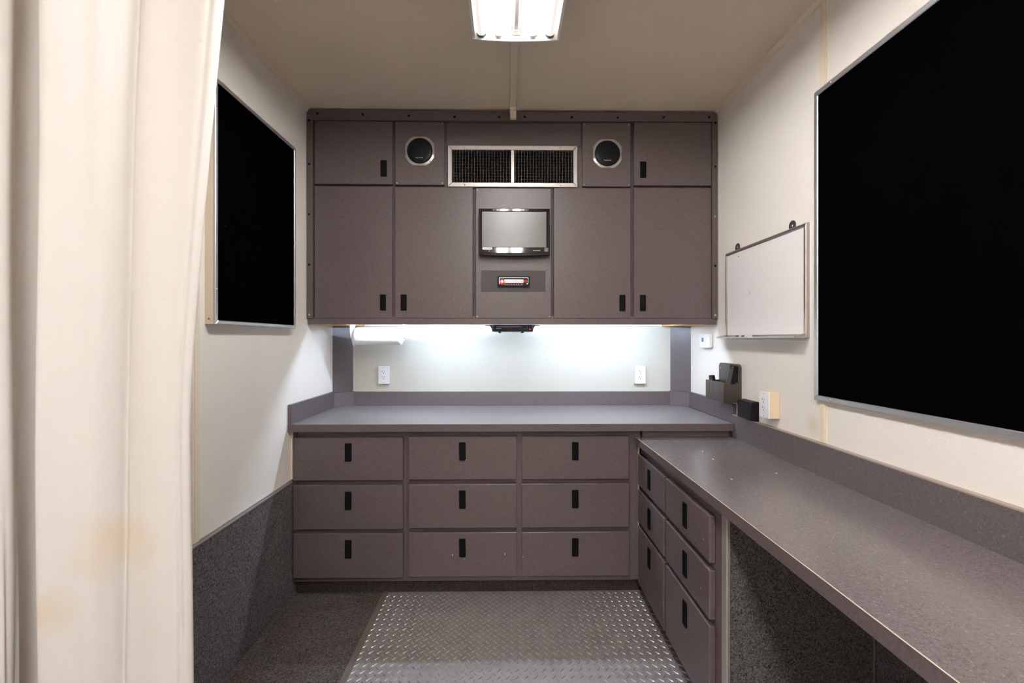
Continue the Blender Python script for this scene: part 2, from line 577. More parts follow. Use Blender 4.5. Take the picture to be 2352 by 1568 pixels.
spots = []
for i in range(-18, 22):
    for j in range(-36, 1):
        for ang, o in ((-PI / 4, 0.0), (PI / 4, 0.5)):
            x, y = 0.022 + (i + o) * PITCH, 2.243 + (j + o) * PITCH
            if -0.612 < x < 0.752 and y < 2.25: spots.append((x, y, ang))
vis = [s for s in spots if s[1] > 1.655 and (s[0] < 0.69 or s[1] < 1.4)]
vis.sort(key=lambda s: s[1])
near = vis[:300]
rest = [s for s in spots if s not in set(near)]
first = {}
for x, y, ang in near:
    if ang not in first:
        first[ang] = build('tread_lug', lug_bm(ang, x, y), TREAD_LUG, tp)
        c0 = first[ang].location.copy(); first[(ang, 'o')] = c0 - Vector((x, y, 0))
    else:
        copy_to(first[ang], tp, Vector((x, y, 0)) + first[(ang, 'o')])
t = None
verts, faces = [], []
protos = {}
for a in (-PI / 4, PI / 4):
    q = lug_bm(a); q.verts.index_update()
    protos[a] = ([v.co.copy() for v in q.verts], [[v.index for v in f.verts] for f in q.faces]); q.free()
for x, y, a in rest:
    b0 = len(verts)
    vs, fs = protos[a]
    verts += [(v.x + x, v.y + y, v.z) for v in vs]
    faces += [[i + b0 for i in f] for f in fs]
me = bpy.data.meshes.new('tmp'); me.from_pydata(verts, [], faces)
t = bmesh.new(); t.from_mesh(me); bpy.data.meshes.remove(me)
build('tread_lugs', t, TREAD_LUG, tp, kind='stuff')
t = prism_xy([(-0.648, YF + 0.05), (-0.622, YF + 0.05), (-0.622, 2.262), (-0.648, 2.262)], 0, 0.006)
o = build('floor_edge_strip', t, RUBBER)
tag(o, 'brown worn edging strip between the floor carpet and tread plate', 'edging strip')


# ------------------------------------------------------------------ flush pull handle
def pull_bm(w, h):
    """black flush pull: rounded bezel, dished pocket, hinged paddle with a grip lip; faces -y, back at y=0"""
    t = bmesh.new()
    outer = rr_pts(w, h, 0.004, 3); inner = rr_pts(w - 0.006, h - 0.007, 0.003, 3)
    y0, y1 = -0.004, -0.0012
    A = [t.verts.new((x, 0, z)) for x, z in outer]
    B = [t.verts.new((x * 0.985, y0, z * 0.99)) for x, z in outer]
    C = [t.verts.new((x, y0, z)) for x, z in inner]
    D = [t.verts.new((x * 0.96, y1, z * 0.98)) for x, z in inner]
    n = len(outer)
    for P, Q in ((A, B), (B, C), (C, D)):
        for i in range(n): t.faces.new((P[i], P[(i + 1) % n], Q[(i + 1) % n], Q[i]))
    t.faces.new(D)
    bmesh.ops.recalc_face_normals(t, faces=t.faces[:])
    return t


# ------------------------------------------------------------------ base cabinet along the back wall
YD = 2.215           # drawer face plane
YFR = 2.243          # face frame plane
bc = thing('base_cabinet', (-0.21, 2.5, 0), 'long brown speckled base cabinet with nine drawers under the back worktop', 'cabinet')
t = bx(-1.1045, 0.700, YFR, YB - 0.02, 0.070, 0.857)
build('body', t, LAM, bc)
build('apron', bx(0.705, 1.160, 2.222, 2.26, 0.823, 0.857), LAM, bc)
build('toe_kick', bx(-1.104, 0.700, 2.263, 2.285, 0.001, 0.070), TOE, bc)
t = bx(-1.104, -1.090, YFR - 0.006, YFR, 0.07, 0.857)
build('stile', t, LAM, bc)
cols = [(-1.097, -0.535), (-0.506, 0.051), (0.078, 0.634)]
rows = [(0.604, 0.8255), (0.3535, 0.579), (0.103, 0.330)]
hx = [-0.815, -0.229, 0.354]
pull0 = None
PW, PH = 0.034, 0.094
for ci, (x0, x1) in enumerate(cols):
    for ri, (z0, z1) in enumerate(rows):
        dz = (0.000, 0.003, 0.003)[ci] + random.uniform(-0.0008, 0.0008)
        d = build('drawer', bx(x0, x1, YD, YFR, z0 + dz, z1 + dz, 0.002), LAM, bc)
        zc = z1 - 0.031 - PH / 2 + dz + (0.002 if ri == 0 else 0)
        if pull0 is None:
            pull0 = build('handle', at(pull_bm(PW, PH), hx[ci], YD, zc), BLACK, d)
            PULLC = pull0.matrix_world
        else:
            p = Vector((hx[ci], YD - 0.002, zc))
            copy_to(pull0, d, W[d].inverted() @ p, (0, random.uniform(-0.02, 0.02), 0))
# bare chips on the middle and right drawers
for x, z, w_, h_ in ((-0.213, 0.707, 0.007, 0.002), (-0.281, 0.213, 0.003, 0.010), (-0.224, 0.196, 0.007, 0.002), (-0.011, 0.217, 0.003, 0.011), (0.082, 0.203, 0.002, 0.005)):
    build('chip', bx(x, x + w_, YD - 0.0004, YD + 0.0005, z, z + h_), CHIP, bc)

# ------------------------------------------------------------------ worktop with upstands
wt = thing('worktop', (0, 2.5, 0.858), 'speckled grey back worktop with upstands, lit by the cool tube', 'worktop')
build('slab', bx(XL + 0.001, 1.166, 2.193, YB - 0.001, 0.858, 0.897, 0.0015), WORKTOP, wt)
build('upstand', bx(-1.004, 1.08, 2.815, YB - 0.0005, 0.8972, 0.986, 0.001), LAM_UP, wt)
build('upstand', bx(XL + 0.0005, XL + 0.019, 2.193, 2.748, 0.8972, 0.997, 0.001), LAM_UP, wt)
build('upstand', bx(XR - 0.019, XR - 0.0005, 2.206, 2.742, 0.8972, 0.994, 0.001), LAM_UP, wt)
for sx, xw in ((1, XL), (-1, XR)):
    pts = [(xw + sx * 0.019, 2.735), (xw + sx * 0.112, 2.815), (xw + sx * 0.112, YB - 0.001), (xw + sx * 0.001, YB - 0.001), (xw + sx * 0.001, 2.749), (xw + sx * 0.019, 2.749)]
    build('corner_upstand', prism_xy(pts, 0.8972, 0.989), LAM_UP, wt)
build('edge_band', bx(XL + 0.001, 1.166, 2.1915, 2.1930, 0.859, 0.896), LAM, wt)

# pale corner strips
o = build('corner_strip', bx(XL + 0.0, XL + 0.009, 2.222, 2.236, 0.608, 0.856, 0.002), SEAM)
tag(o, 'pale vertical corner strip between left wall and base cabinet', 'corner strip')
o = build('corner_strip', bx(0.6865, 0.6905, 2.224, 2.2425, 0.075, 0.777, 0.001), SEAM)
tag(o, 'pale vertical corner strip where the two drawer cabinets meet', 'corner strip')

# ------------------------------------------------------------------ desk on the right
desk = thing('desk', (0.93, 0.9, 0), 'long brown speckled desk along the right wall, lower than the worktop', 'desk')
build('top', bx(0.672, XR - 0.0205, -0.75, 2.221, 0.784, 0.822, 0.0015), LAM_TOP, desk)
build('edge_band', bx(0.6700, 0.672, -0.75, 2.221, 0.785, 0.8205), LAM, desk)
build('edge_seam', bx(0.6697, 0.6712, -0.75, 2.221, 0.8203, 0.8216), SEAM, desk)
build('upstand', bx(XR - 0.020, XR - 0.0005, -0.75, 2.205, 0.784, 0.938, 0.001), LAM_UP, desk)
build('upstand_cap', bx(XR - 0.0195, XR - 0.0005, -0.75, 2.205, 0.9383, 0.9425), plain('upstand_cap_edge', (0.32, 0.25, 0.22), 0.45), desk)
build('end_panel', bx(0.77, XR - 0.021, -0.75, -0.72, 0.001, 0.784), LAM, desk)
for x, y, l_ in ((0.886, 1.93, 0.010), (0.815, 1.545, 0.008), (1.02, 1.61, 0.008), (0.872, 1.80, 0.014)):
    build('chip', bx(x, x + 0.004, y, y + l_, 0.8216, 0.8224), CHIP, desk)

# ------------------------------------------------------------------ drawer cabinet under the desk
dc = thing('drawer_cabinet', (0.93, 1.79, 0), 'brown speckled six drawer cabinet under the desk', 'cabinet')
build('body', bx(0.700, XR - 0.021, 1.366, 2.217, 0.068, 0.782), LAM, dc)
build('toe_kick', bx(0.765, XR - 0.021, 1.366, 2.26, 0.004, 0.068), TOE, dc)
build('side_panel', bx(0.707, XR - 0.021, 1.352, 1.366, 0.0075, 0.782), CARPET, dc)
t = bx(0.697, 0.703, 1.352, 1.384, 0.068, 0.783, 0.0015)
bx(0.699, 0.708, 1.3500, 1.3540, 0.068, 0.783, 0.001, bm=t)
build('edge_trim', t, ALU_DULL, dc)
rc = [(1.845, 2.212), (1.428, 1.825)]
rrw = [(0.580, 0.738), (0.390, 0.556), (0.072, 0.368)]
hy = [2.032, 1.622]
for ci, (y0, y1) in enumerate(rc):
    for ri, (z0, z1) in enumerate(rrw):
        d = build('drawer', bx(0.678, 0.700, y0, y1, z0, z1, 0.003, 2), LAM, dc)
        zc = (0.662, 0.476, 0.288)[ri]
        p = Vector((0.678 - 0.002, hy[ci], zc))
        copy_to(pull0, d, W[d].inverted() @ p, (0, 0, -PI / 2))
for y, z in ((1.60, 0.655), (1.53, 0.61), (1.47, 0.64), (1.49, 0.46)):
    build('chip', bx(0.6774, 0.6784, y, y + 0.003, z, z + 0.003), CHIP, dc)

# ------------------------------------------------------------------ wall cabinet
YU, YUF = 2.400, 2.424
wc = thing('wall_cabinet', (0.035, 2.63, 1.413), 'wide brown speckled wall cabinet with six doors filling the back wall', 'cabinet')
t = bx(-1.109, -0.306, YUF, YB - 0.001, 1.46, 2.592)
bx(0.376, 1.184, YUF, YB - 0.001, 1.46, 2.592, bm=t)
bx(-0.306, 0.376, YUF, YB - 0.001, 1.46, 2.207, bm=t)
bx(-0.306, 0.376, YUF, YB - 0.001, 2.391, 2.592, bm=t)
bx(-0.306, 0.376, 2.52, YB - 0.001, 2.207, 2.391, bm=t)
build('body', t, LAM, wc)
build('grille_cavity', bx(-0.3055, 0.3755, 2.515, 2.5195, 2.2075, 2.3905), DARK, wc)
# surround moulding with rounded upper corners
t = prism_xz([(-1.111, 1.447), (-1.076, 1.447), (-1.076, 2.546), (1.154, 2.551), (1.154, 1.447), (1.1835, 1.447), (1.1805, 2.592), (1.177, 2.598), (1.170, 2.601), (0.04, 2.600), (-1.096, 2.607), (-1.105, 2.603), (-1.111, 2.596)], 2.393, YUF + 0.001)
build('surround', t, LAM, wc)
build('bottom_rail', bx(-1.109, 1.1845, 2.404, 2.429, 1.4135, 1.461, 0.0015), LAM, wc)
build('underside', bx(-1.108, 1.184, 2.4295, YB - 0.001, 1.4555, 1.4598), CREAM, wc)
build('end_block', bx(XL + 0.002, -0.940, 2.4295, YB - 0.002, 1.4145, 1.4553), PINE, wc)
build('end_block', bx(1.03, XR - 0.002, 2.4295, YB - 0.002, 1.4145, 1.4553), PINE, wc)
build('cleat', bx(-0.935, 1.025, YB - 0.018, YB - 0.001, 1.416, 1.455), CREAM, wc)
pull1 = None
for (x0, x1, z0, z1, hxx, hz) in ((-1.071, -0.639, 2.195, 2.545, -0.686, 2.282), (0.714, 1.152, 2.195, 2.549, 0.766, 2.282),
                                  (-1.071, -0.639, 1.447, 2.183, -0.690, 1.535), (-0.624, -0.190, 1.447, 2.180, -0.575, 1.535),
                                  (0.263, 0.697, 1.447, 2.178, 0.649, 1.534), (0.714, 1.152, 1.447, 2.181, 0.764, 1.534)):
    d = build('door', bx(x0, x1, YU, YUF, z0, z1, 0.002), LAM, wc)
    if pull1 is None:
        pull1 = build('handle', at(pull_bm(0.033, 0.091), hxx, YU, hz), BLACK, d)
    else:
        copy_to(pull1, d, W[d].inverted() @ Vector((hxx, YU - 0.002, hz)))
# fixed panels: two for loudspeakers, one for the screen, one over the grille
for (x0, x1, z0, z1, y0, sc) in ((-0.624, -0.350, 2.193, 2.547, YU + 0.004, 1), (0.425, 0.697, 2.188, 2.547, YU + 0.004, 1),
                                 (-0.175, 0.249, 1.447, 2.175, YU, 1), (-0.340, 0.420, 2.420, 2.549, YUF - 0.006, 0)):
    d = build('panel', bx(x0, x1, y0, YUF, z0, z1, 0.002), LAM, wc)
    if sc:
        for sx in (x0 + 0.010, x1 - 0.010):
            for sz in (z0 + 0.010, z1 - 0.010):
                q = lathe_y([(0.0042, 0), (0.004, -0.0016), (0.0025, -0.0026), (0.00001, -0.0026)], 0, 0, 10)
                build('screw', at(q, sx, y0, sz), STEEL, d, smooth=True)
for x in (-0.1825, 0.256):
    q = cyl((x, YUF - 0.002, 1.81), 'Z', 0.006, 0.727, 10)
    build('divider', q, LAM, wc, smooth=False)
scr = bmesh.new()
pts = [(x, z) for x, z in zip((-1.052, -0.800, -0.545, -0.291, -0.042, 0.100, 0.364, 0.621, 0.880, 1.136), (2.583, 2.579, 2.573, 2.569, 2.570, 2.571, 2.570, 2.570, 2.573, 2.576))]
pts += [(-1.098, 2.545), (-1.096, 2.303), (-1.097, 2.024), (-1.096, 1.744), (-1.096, 1.466), (1.170, 2.545), (1.170, 2.298), (1.170, 2.018), (1.170, 1.743), (1.170, 1.466)]
sc0 = None
for i, (x, z) in enumerate(pts):
    m_ = STEEL if i in (14, 17, 19) else BLACK
    q = lathe_y([(0.0062, 0), (0.006, -0.0015), (0.0035, -0.003), (0.00001, -0.003)], 0, 0, 10)
    build('screw', at(q, x, 2.393, z), m_, wc, smooth=True)

# ------------------------------------------------------------------ air grille
gr = thing('air_grille', (0.0345, YUF, 2.182), 'aluminium framed air return grille between the two round speakers', 'vent grille')
gx0, gx1, gz0, gz1 = -0.331 - 0.0345, 0.398 - 0.0345, 0.0, 0.233
yf = 2.400 - YUF
frame_rails(gr, gx0, gx1, gz0, gz1, 0.0255, yf, 0.0 - 0.0005, ALU_DULL)
build('mullion', bx(-0.0105, 0.0065, yf + 0.002, -0.0005, gz0 + 0.0257, gz1 - 0.0257), ALU_DULL, gr, local=True)
v0 = h0 = None
ix0, ix1 = gx0 + 0.026, gx1 - 0.026
for a, b, n in ((ix0, -0.0107, 20), (0.0067, ix1, 20)):
    for i in range(n):
        x = a + (b - a) * (i + 0.5) / n
        if v0 is None:
            v0 = build('fin', bx(x - 0.0011, x + 0.0011, yf + 0.006, yf + 0.018, gz0 + 0.0258, gz1 - 0.0258), FIN, gr, local=True)
        else:
            copy_to(v0, gr, (x, v0.location.y, v0.location.z), (0, 0, random.uniform(-0.12, 0.12)))
for i in range(11):
    z = gz0 + 0.0257 + 0.1816 * (i + 0.45) / 11
    if h0 is None:
        h0 = build('louvre', bx(ix0, ix1, yf + 0.024, yf + 0.042, z - 0.0008, z + 0.0008), FIN_DK, gr, local=True)
        h0.rotation_euler = (math.radians(-12), 0, 0)
    else:
        copy_to(h0, gr, (h0.location.x, h0.location.y, z), (math.radians(-12), 0, 0))
for x in (gx0 + 0.096, gx1 - 0.096):
    for z in (gz0 + 0.012, gz1 - 0.012):
        screw(gr, x, yf, z, STEEL, 0.0048, 0.003)

# ------------------------------------------------------------------ loudspeakers
for cx, cz, side in ((-0.486, 2.381, 'left'), (0.565, 2.372, 'right')):
    sp = thing('loudspeaker', (cx, YU + 0.004, cz), 'round black loudspeaker with silver ring, %s of the air grille' % side, 'speaker', group='round loudspeakers in the wall cabinet')
    # squared-off ring: superellipse outline, round opening
    N = 48; Rr = 0.0735
    t = bmesh.new()
    def outl(a, s):
        c, s_ = math.cos(a), math.sin(a)
        r = 0.0885
        x, z = r * c, r * s_
        x = max(-0.0815, min(0.0815, x)); z = max(-0.0815, min(0.0815, z))
        return x * s, z * s
    rings = []
    for y, sc_, circ in ((-0.0005, 1.0, 0), (-0.003, 1.0, 0), (-0.0055, 0.975, 0), (-0.0095, Rr + 0.003, 1), (-0.0095, Rr, 1), (-0.004, Rr - 0.003, 1)):
        ring = []
        for i in range(N):
            a = 2 * PI * i / N
            x, z = (sc_ * math.cos(a), sc_ * math.sin(a)) if circ else outl(a, sc_)
            ring.append(t.verts.new((x, y, z)))
        rings.append(ring)
    for a, b in zip(rings, rings[1:]):
        for i in range(N): t.faces.new((a[i], a[(i + 1) % N], b[(i + 1) % N], b[i]))
    bmesh.ops.recalc_face_normals(t, faces=t.faces[:])
    build('ring', t, SILVER, sp, local=True)
    build('mesh_cover', lathe_y([(Rr - 0.002, -0.004), (Rr - 0.004, -0.007), (0.055, -0.0105), (0.03, -0.0125), (0.00001, -0.013)], 0, 0, 40), BLACK_SATIN, sp, local=True, smooth=True)
    build('badge', at(text_bm('RadioShack', 0.0092), 0, -0.0118, -0.040), PRINT_PALE, sp, local=True)
    for a in (45, 135, 225, 315):
        screw(sp, 0.0855 * math.cos(math.radians(a)), -0.0055, 0.0855 * math.sin(math.radians(a)) * 0.98, STEEL, 0.004, 0.003)

# ------------------------------------------------------------------ television
tv = thing('television', (0.041, YU, 1.79), 'small black flat television mounted on the middle cabinet panel', 'television')
hw = 0.1955
build('rear_shell', bx(-hw + 0.01, hw - 0.01, -0.030, -0.012, 0.012, 0.250, 0.006, 2), BLACK_SATIN, tv, local=True)
build('wall_bracket', bx(-0.05, 0.05, -0.0125, -0.0008, 0.09, 0.19), BLACK_SATIN, tv, local=True)
# bezel: four gloss bars with a deep chin
sz0, sz1 = 0.0455, 0.241
build('bezel', bx(-hw, hw, -0.048, -0.028, sz1, 0.257, 0.0025, 2), BLACK_GLOSS, tv, local=True)
for sx in (-1, 1):
    a, b = sorted((sx * hw, sx * (hw - 0.019)))
    build('bezel', bx(a, b, -0.048, -0.028, sz0, sz1, 0.002, 2), BLACK_GLOSS, tv, local=True)
build('bezel', bx(-hw, hw, -0.048, -0.028, 0.011, sz0, 0.003, 2), BLACK_GLOSS, tv, local=True)
n = 16
lip = [(-hw, 0.0115), (-hw, 0.004)] + [(-hw + 2 * hw * i / n, 0.004 - 0.008 * (1 - (2 * i / n - 1) ** 2)) for i in range(1, n)] + [(hw, 0.004), (hw, 0.0115)]
build('chin_lip', prism_xz(lip, -0.0505, -0.028, bev=0.002), BLACK_SATIN, tv, local=True)
build('screen', bx(-hw + 0.0192, hw - 0.0192, -0.0445, -0.030, sz0 + 0.0002, sz1 - 0.0002), SCREEN, tv, local=True)
lab = build('label_sticker', bx(-0.1745, -0.1205, -0.0486, -0.0479, 0.0315, 0.044), WHITE, tv, local=True)
build('lettering', at(text_bm('COMPONENT FOR DVD', 0.0052), -0.1475, -0.0488, 0.038), PRINT_GREY, lab, local=True)
build('power_light', at(lathe_y([(0.0022, 0), (0.002, -0.001), (0.00001, -0.0014)], 0, 0, 10), -0.1375, -0.0478, 0.0235), RED, tv, local=True)
build('sensor', at(lathe_y([(0.0028, 0), (0.0024, -0.0006), (0.00001, -0.0008)], 0, 0, 10), -0.155, -0.0478, 0.0235), GREY_PLATE, tv, local=True)
st = build('rating_sticker', prism_xz(rr_pts(0.023, 0.0235, 0.003), -0.0487, -0.0478, 0.176, 0.0315), STICKER, tv, local=True)
for z in (0.035, 0.027):
    build('print_bar', bx(0.168, 0.182, -0.0489, -0.0486, z - 0.001, z + 0.001), PRINT_GREY, st, local=True)
build('maker_badge', bx(0.102, 0.143, -0.0486, -0.0478, 0.0245, 0.0285), PRINT_GREY, tv, local=True)

# ------------------------------------------------------------------ car stereo on its plate
sr = thing('car_stereo', (0.037, YU, 1.596), 'car stereo with red lit knob in a dark plate below the television', 'stereo')
build('mounting_plate', bx(-0.181, 0.180, -0.002, -0.0005, 0.0, 0.119, 0.0006), GREY_PLATE, sr, local=True)
build('sleeve', prism_xz(rr_pts(0.183, 0.061, 0.003), -0.009, -0.002, 0.001, 0.055), BLACK_SATIN, sr, local=True)
fc = build('face', prism_xz(rr_pts(0.164, 0.049, 0.006), -0.018, -0.009, 0.001, 0.056, bev=0.002), BLACK_GLOSS, sr, local=True)
t = bx(-0.079, 0.082, -0.0195, -0.0178, 0.0745, 0.0775, 0.0007)
bx(-0.0805, -0.077, -0.0195, -0.0178, 0.040, 0.0765, 0.0007, bm=t)
bx(0.079, 0.0825, -0.0195, -0.0178, 0.046, 0.0765, 0.0007, bm=t)
build('chrome_arc', t, ALU, fc, local=True)
build('disc_slot', bx(-0.052, 0.073, -0.0184, -0.0179, 0.0685, 0.0725), DARK, fc, local=True)
build('display', bx(-0.051, 0.056, -0.0188, -0.0179, 0.047, 0.0665), LCD, fc, local=True)
build('knob_ring', at(lathe_y([(0.0135, 0), (0.0135, -0.003), (0.0085, -0.004), (0.0085, 0)], 0, 0, 24), -0.063, -0.018, 0.052), RED_RING, fc, local=True)
build('knob', at(lathe_y([(0.0086, 0), (0.0084, -0.010), (0.007, -0.012), (0.00001, -0.012)], 0, 0, 20), -0.063, -0.018, 0.053), SILVER, fc, local=True)
build('selector_ring', at(lathe_y([(0.0078, 0), (0.0078, -0.002), (0.0042, -0.003), (0.0042, 0)], 0, 0, 20), 0.067, -0.018, 0.057), RED_RING, fc, local=True)
build('selector', at(lathe_y([(0.0043, 0), (0.004, -0.004), (0.00001, -0.0045)], 0, 0, 14), 0.067, -0.018, 0.057), BLACK_SATIN, fc, local=True)
build('aux_socket', at(lathe_y([(0.004, 0), (0.004, -0.0015), (0.0018, -0.0018), (0.0018, 0)], 0, 0, 14), 0.076, -0.018, 0.042), ALU_DULL, fc, local=True)
for i in range(9):
    x = (-0.0465, -0.034, -0.022, -0.009, 0.004, 0.017, 0.029, 0.042, 0.049)[i]
    build('preset_key', bx(x - (0.004 if i < 7 else 0.0022), x + (0.004 if i < 7 else 0.0022), -0.0188, -0.0178, 0.0385, 0.0412), PINK_KEY, fc, local=True)
build('brand_bar', bx(-0.050, 0.052, -0.0184, -0.0178, 0.0335, 0.0345), PRINT_GREY, fc, local=True)
build('release_key', bx(-0.0735, -0.058, -0.0188, -0.0178, 0.0685, 0.072), GREY_PLATE, fc, local=True)
for x in (-0.193, 0.192):
    for z in (0.024, 0.093):
        screw(sr, x, -0.0002, z, BLACK, 0.0016, 0.001)

# ------------------------------------------------------------------ disc player under the cabinet
dv = thing('disc_player', (0.033, 2.436, 1.3745), 'black disc player with red light hung under the wall cabinet', 'disc player')
build('case', bx(-0.1105, 0.1105, 0.010, 0.24, 0.000, 0.037, 0.002), plain('grey_steel_case', (0.22, 0.25, 0.30), 0.4, 0.4), dv, local=True)
fp = build('front_panel', bx(-0.112, 0.112, -0.002, 0.010, 0.000, 0.040, 0.002), BLACK_SATIN, dv, local=True)
build('disc_tray', bx(-0.090, 0.048, -0.0032, -0.0015, 0.0225, 0.029, 0.0006), BLACK_GLOSS, fp, local=True)
build('trim_line', bx(-0.106, 0.042, -0.0028, -0.0015, 0.0315, 0.0335), GREY_PLATE, fp, local=True)
for i, x in enumerate((-0.0925, -0.0865, -0.0795, -0.074, -0.0675)):
    build('logo_mark', bx(x - 0.0018, x + 0.0022, -0.0028, -0.0018, 0.0150, 0.0185), PRINT_GREY, fp, local=True)
build('model_line', bx(-0.048, 0.002, -0.0025, -0.0018, 0.0158, 0.0172), GREY_PLATE, fp, local=True)
for x, z in ((0.053, 0.0245), (0.068, 0.017), (0.082, 0.0255), (0.082, 0.017), (0.099, 0.0245)):
    build('button', bx(x - 0.002, x + 0.002, -0.0032, -0.0018, z - 0.0014, z + 0.0014), PRINT_GREY, fp, local=True)
build('power_light', at(lathe_y([(0.0034, 0), (0.003, -0.0014), (0.00001, -0.002)], 0, 0, 12), 0.099, -0.002, 0.0125), RED, fp, local=True)
for sx in (-1, 1):
    pts = [(sx * 0.112, 0.0), (sx * 0.116, 0.0), (sx * 0.120, 0.018), (sx * 0.130, 0.0345), (sx * 0.160, 0.0362), (sx * 0.160, 0.0385), (sx * 0.112, 0.0395)]
    if sx < 0: pts = pts[::-1]
    build('hanger', prism_xz(pts, 0.02, 0.15), BLACK_SATIN, dv, local=True)
for x, y in ((-0.075, 0.05), (0.06, 0.05), (-0.075, 0.2), (0.06, 0.2)):
    build('foot', cyl((x, y, -0.003), 'Z', 0.007, 0.006, 12), BLACK_SATIN, dv, local=True)

# ------------------------------------------------------------------ tube light under the cabinet
tl = thing('under_cabinet_light', (0.04, 2.462, 1.44), 'cool white tube light hidden behind the wall cabinet bottom rail', 'light')
build('housing', bx(-0.915, 0.945, -0.030, 0.045, 0.0125, 0.0152), WHITE_METAL, tl, local=True)
for x in (-0.907, 0.937):
    build('socket', bx(x - 0.008, x + 0.008, -0.022, 0.004, -0.001, 0.0125), WHITE, tl, local=True)
build('tube', cyl((0.015, -0.009, 0.0045), 'X', 0.0050, 1.826, 12), glow('cool_tube', STRIP_COL, STRIP_L), tl, local=True, smooth=False)

# ------------------------------------------------------------------ paper towel holder and roll
ph = thing('towel_holder', (-0.770, 2.58, 1.30), 'white plastic paper towel holder under the left cabinet end', 'holder')
build('mount', bx(-0.165, 0.165, -0.02, 0.045, 0.1480, 0.1552, 0.001), WHITE, ph, local=True)
for sx in (-1, 1):
    x0, x1 = sorted((sx * 0.150, sx * 0.164))
    pr = [(-0.020, 0.148), (0.045, 0.148), (0.035, 0.075), (0.030, 0.040), (0.012, 0.030), (-0.008, 0.040), (-0.016, 0.075)]
    a = build('arm', prism_yz(pr, x0, x1), WHITE, ph, local=True)
    build('hub', cyl((sx * 0.146, 0.010, 0.055), 'X', 0.014, 0.010, 16), WHITE, a, local=True)
rl = thing('paper_towel_roll', (-0.770, 2.59, 1.293), 'film wrapped white paper towel roll in the holder', 'paper towel')
t = bmesh.new()
N, M = 28, 22
rnd = random.Random(3)
rings = []
for j in range(M + 1):
    u = j / M
    x = -0.140 + 0.280 * u
    ring = []
    for i in range(N):
        a = 2 * PI * i / N
        r = 0.0535 + 0.0018 * math.sin(5 * u * 6 + 2 * a) * max(0, -math.sin(a)) + rnd.uniform(-0.0004, 0.0004)
        if j in (0, M): r *= 0.86
        ring.append(t.verts.new((x, r * math.cos(a), 0.056 + r * math.sin(a))))
    rings.append(ring)
for a, b in zip(rings, rings[1:]):
    for i in range(N): t.faces.new((a[i], b[i], b[(i + 1) % N], a[(i + 1) % N]))
t.faces.new(rings[0]); t.faces.new(rings[-1][::-1])
bmesh.ops.recalc_face_normals(t, faces=t.faces[:])
build('roll', t, PAPER, rl, local=True, smooth=True)
# loose film: gathered flaps at both ends and a slack fold below
for sx in (-1, 1):
    t = bmesh.new()
    P = [(sx * 0.141, -0.020, 0.020), (sx * 0.141, 0.035, 0.018), (sx * 0.166, 0.000, 0.045), (sx * 0.1415, 0.0, 0.072), (sx * (0.128 if sx > 0 else 0.150), -0.012, -0.004), (sx * 0.130, 0.02, 0.002)]
    v = [t.verts.new(p) for p in P]
    for f in ((0, 2, 3), (2, 1, 3), (0, 4, 2), (4, 5, 2), (5, 1, 2), (0, 5, 4), (0, 1, 5)):
        t.faces.new([v[i] for i in f])
    bmesh.ops.recalc_face_normals(t, faces=t.faces[:])
    build('film_flap', t, WRAP, rl, local=True)


# ------------------------------------------------------------------ outlets
def slots(parent, x, z, y, t_shape=False, small=1.0):
    if t_shape:
        t = bx(x - 0.0085, x - 0.0060, y - 0.0003, y + 0.001, z + 0.001, z + 0.010)
        bx(x - 0.011, x - 0.0085, y - 0.0003, y + 0.001, z + 0.0045, z + 0.0065, bm=t)
    else:
        t = bx(x - 0.0078, x - 0.0055, y - 0.0003, y + 0.001, z + 0.001, z + 0.011)
    build('slot', t, PRINT_DK, parent, local=True)
    build('slot', bx(x + 0.0052, x + 0.0070, y - 0.0003, y + 0.001, z + 0.002, z + 0.0095), PRINT_DK, parent, local=True)
    t = cyl((x, y + 0.0004, z - 0.0065), 'Y', 0.0027, 0.0014, 10)
    build('ground_hole', t, DARK, parent, local=True)


def outlet(loc, rz, label, decora, depth, box_mat):
    r = thing('power_outlet', loc, label, 'outlet', rz, 'power outlets')
    build('back_box', bx(-0.035, 0.035, -depth, -0.0005, -0.0575, 0.0575, 0.002), box_mat, r, local=True)
    build('cover_plate', prism_xz(rr_pts(0.0715, 0.116, 0.003), -depth - 0.006, -depth, bev=0.0025), WHITE, r, local=True)
    y = -depth - 0.006
    if decora:
        d = build('receptacle', prism_xz(rr_pts(0.033, 0.067, 0.002), y - 0.002, y + 0.001, bev=0.001), WHITE, r, local=True)
        slots(d, 0, 0.0185, y - 0.002); slots(d, 0, -0.0165, y - 0.002)
        for z in (0.049, -0.049): screw(r, 0, y, z, ALU_DULL, 0.003, 0.001)
    else:
        for z in (0.0195, -0.0195):
            p = [(max(-0.0165, min(0.0165, 0.0195 * math.cos(a))), 0.0140 * math.sin(a) * 1.0) for a in [2 * PI * i / 24 for i in range(24)]]
            d = build('receptacle', prism_xz(p, y - 0.002, y + 0.001, 0, z), WHITE, r, local=True)
            slots(d, 0, z + 0.001, y - 0.002, True)
        screw(r, 0, y, 0, ALU_DULL, 0.003, 0.001)
    return r


outlet((-0.806, YB, 1.096), 0, 'white outlet on the back wall below the paper towel', True, 0.018, WHITE)
outlet((0.881, YB, 1.095), 0, 'white outlet with two round sockets on the back wall at right', False, 0.018, plain('pale_box', (0.78, 0.77, 0.70), 0.5))
outlet((XR, 1.886, 1.041), -PI / 2, 'white outlet on a deep ivory box on the right wall above the desk', True, 0.044, IVORY)

